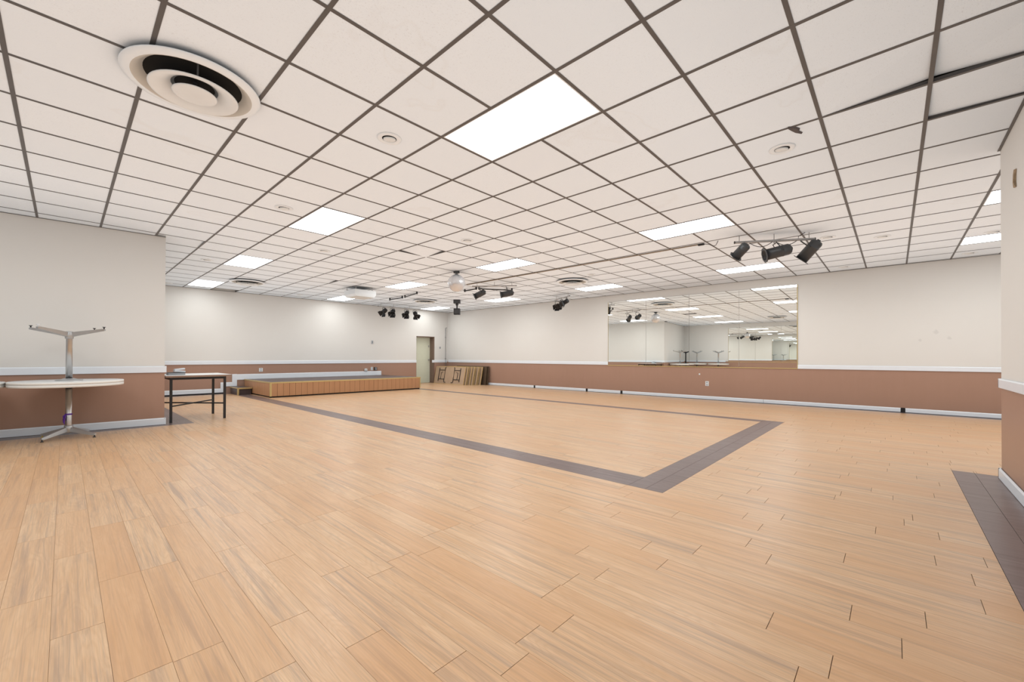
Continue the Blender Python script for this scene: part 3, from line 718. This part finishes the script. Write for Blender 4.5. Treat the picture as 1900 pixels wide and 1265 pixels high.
# ------------------------------------------------------------------ mirror ball, effect light, tubes, raceway, air box
MBALL = thing('mirror_ball', 'large mirror ball hanging from the middle of the ceiling', 'mirror ball', (5.832, 7.1, 2.71))
b = MB(); n = 22
b.lathe([(max(1e-3, .190*math.sin(math.pi*k/n)), -.190*math.cos(math.pi*k/n)) for k in range(n+1)], 40, smooth=False); b.build('facets', M_FACET, MBALL)
MB().lathe([(.001, .19), (.035, .188), (.035, .2), (.006, .205), (.006, H-2.71-.045)], 14).build('stem', M_STEEL, MBALL)
MB().bev(-.05, .05, -.05, .05, H-2.71-.047, H-2.71-.0018, .006).build('motor_box', M_DGREY, MBALL)
EL = thing('effect_light', 'black ceiling-hung effect light below the mirror ball, two boxes', 'effect light', (8.80, 10.68, 2.48))
Rz = Matrix.Rotation(-YAW, 4, 'Z')
MB(Rz).bev(-.11, .11, -.09, .09, .37, H-2.48-.0018, .008).build('motor_box', M_DGREY, EL)
MB(Rz).lathe([(.001, .37), (.045, .37), (.05, .33), (.03, .30), (.022, .28), (.022, .205), (.001, .205)], 14).build('swivel_neck', M_DGREY, EL)
for x in (-.052, .052): MB(Rz).bev(x-.05, x+.05, -.09, .09, 0, .205, .008).build('lamp_box', M_BLACK, EL)
MB(Rz).box(-.09, .09, -.095, -.09, .03, .17).build('lens', M_DGREY, EL)
SCL = (2.92-CAMZ)/(2.85-CAMZ)
def tubelamp(label, a, c):
    a, c = Vector((a[0]*SCL, a[1]*SCL, 2.92)), Vector((c[0]*SCL, c[1]*SCL, 2.92)); o = thing('black_tube', label, 'tube light', a, 'black tubes under the ceiling')
    MB().tube([(0, 0, 0), c-a], .017, 10).build('tube', M_DGREY, o)
    for f in (0.02, .98):
        p = (c-a)*f; MB().bev(p.x-.02, p.x+.02, p.y-.02, p.y+.02, -.025, H-2.92-.0018, .005).build('end_holder', M_BLACK, o)
tubelamp('far left black tube under the ceiling, left of the mirror ball', (6.821, 11.539), (6.828, 10.824))
tubelamp('second black tube under the ceiling, ending at the mirror ball', (6.809, 10.678), (6.632, 9.781))
tubelamp('short black tube right behind the mirror ball', (7.26, 8.498), (7.204, 7.964))
tubelamp('long black tube crossing in front of the two middle cans', (7.245, 7.93), (8.014, 7.44))
RW = thing('cable_raceway', 'long tan cable raceway running along the ceiling towards the mirror ball', 'raceway', (7.12, 2.4, H))
MB().hexa([(-.014, 0, -.016), (.014, 0, -.016), (-.026, 5.8, -.016), (-.054, 5.8, -.016), (-.014, 0, -.002), (.014, 0, -.002), (-.026, 5.8, -.002), (-.054, 5.8, -.002)]).build('channel', M_RACE, RW)
MB().bev(-.018, .018, -.10, 0.0, -.03, -.002, .005).build('plug', M_BLACK, RW)
MB().tube([(0, -.1, -.015), (.02, -.17, -.03), (.05, -.22, -.06), (.06, -.26, -.05), (.03, -.29, -.02), (0, -.31, -.002)], .005, 6).build('cord_loop', M_BLACK, RW)
AB = thing('ceiling_air_box', 'white box unit hung under the ceiling left of the stage lamps', 'air cleaner', (5.49, 10.8, 2.70))
def rr(x0, x1, y0, y1, z): return [(x0, y0, z), (x1, y0, z), (x1, y1, z), (x0, y1, z)]
MB().rings([rr(-.30, .30, -.30, .33, .18), rr(-.30, .30, -.30, .33, .06), rr(-.26, .25, -.29, .28, 0)]).build('cabinet', M_WHITE, AB)
MB().box(-.25, .24, -.28, .27, -.006, -.0005).build('bottom_grille', M_TAN, AB)
for q in range(6): MB().box(-.22, .21, -.24+.085*q, -.225+.085*q, -.0085, -.006).build('grille_bar', M_OFFW, AB)
MB().box(-.28, .28, -.2, .25, .18, .19).build('top_plate', M_DGREY, AB)
for x in (-.25, .22):
    for y in (-.24, .27): MB().tube([(x, y, .18), (x, y, H-2.70-.0018)], .008, 6).ball((x, y, .195), .014, 6).build('hanger', M_STEEL, AB)

# ------------------------------------------------------------------ small things on the walls
def on_wall(name, label, cat, fn, a, z, w, h, dpt, mat, extra=None, group=None):
    p = fn(a, 0, z-h/2); o = thing(name, label, cat, p, group); inv = Matrix.Translation(-Vector(p))
    MB(inv).slab(fn, a-w/2, a+w/2, .0005, dpt*.6, z-h/2, z+h/2).slab(fn, a-w/2+.006, a+w/2-.006, dpt*.6, dpt, z-h/2+.006, z+h/2-.006).build('plate', mat, o)
    if extra: extra(inv, o, fn, a, z, w, h, dpt)
    return o
def sockets(inv, o, fn, a, z, w, h, d):
    for q in (-1, 1):
        MB(inv).slab(fn, a-w*.26, a+w*.26, d, d+.002, z+q*h*.23-h*.14, z+q*h*.23+h*.14).build('socket', M_GREY, o)
def toggle(inv, o, fn, a, z, w, h, d): MB(inv).slab(fn, a-w*.12, a+w*.12, d, d+.012, z-h*.1, z+h*.12).build('lever', M_DGREY, o)
on_wall('wall_outlet', 'white wall outlet on brown wall under the big mirror', 'outlet', fR, 3.582, .41, .085, .125, .008, M_WHITE, sockets)
on_wall('wall_outlet', 'small white wall outlet above the stage step on back wall', 'outlet', fB, 4.072, .668, .10, .11, .008, M_WHITE, sockets)
on_wall('light_switch', 'small dark switch beside the pale green door', 'switch', fB, 10.70, 1.465, .06, .09, .01, M_GREY, toggle)
on_wall('thermostat', 'narrow grey thermostat on the back wall above the stage', 'thermostat', fB, 7.674, 1.614, .06, .12, .025, M_GREY, toggle)
on_wall('wall_plug', 'tiny white plug cap on brown wall under the mirror', 'plug', fR, 3.77, .65, .035, .04, .012, M_WHITE)
on_wall('wall_outlet', 'white outlet with grey adapter on the ledge behind the stage', 'outlet', fB, 7.66, .64, .075, .12, .02, M_WHITE, sockets)
on_wall('power_adapter', 'dark grey adapter box right of the outlet behind the stage', 'adapter', fB, 7.80, .635, .10, .12, .05, M_DGREY, sockets)
o = thing('wall_gadget', 'rounded white gadget on the ledge left of the stage outlet', 'gadget', fB(7.42, .03, .551))
MB().bev(-.055, .06, -.02, .022, 0, .10, .02).build('body', M_OFFW, o); MB().lathe([(.001, 0), (.018, 0), (.014, .006)], 12, (0, -.02, .05)).build('dial', M_GREY, o)
CD = thing('conduit', 'thin grey conduit rising in the back right corner', 'conduit', fB(10.973, .02, 0))
MB().tube([(0, 0, .1), (0, 0, 2.28), (.02, .0, 2.31), (.05, .0, 2.32)], .016, 8).build('pipe', M_CONDUIT, CD)
for z in (1.0, 1.9): MB().box(-.03, .03, -.005, .019, z, z+.02).build('clip', M_STEEL, CD)
HO = thing('wall_anchor', 'torn brown wall anchor high on the near wall at right edge', 'wall anchor', (5.093, YC, 2.44))
MB().rings([[(-.034, .0005, 0), (.030, .0005, .01), (.028, .010, .01), (-.030, .008, 0)], [(-.012, .0005, .05), (.026, .0005, .05), (.024, .014, .05), (-.010, .016, .05)], [(-.022, .0005, .10), (.018, .0005, .11), (.014, .014, .11), (-.020, .012, .10)], [(-.040, .0005, .14), (.034, .0005, .155), (.026, .008, .155), (-.030, .008, .14)]]).build('torn_plug', M_TORN, HO)
TF = MB(); c_ = Vector((4.055, .545, H))
pts = [(-.10, .045), (-.03, .02), (.04, -.01), (.10, -.06), (.045, -.035), (0, -.05), (-.06, -.015)]
TF.rings([[(x*.9, y*.7, -.0005) for x, y in pts], [(x*.9+.004, y*.7+.01, -.010) for x, y in pts]])
o = TF.build('tile_flap', M_GASH); o.location = (4.07, .60, H); tag(o, 'torn dark flap hanging from a ceiling tile at right', 'tile flap')
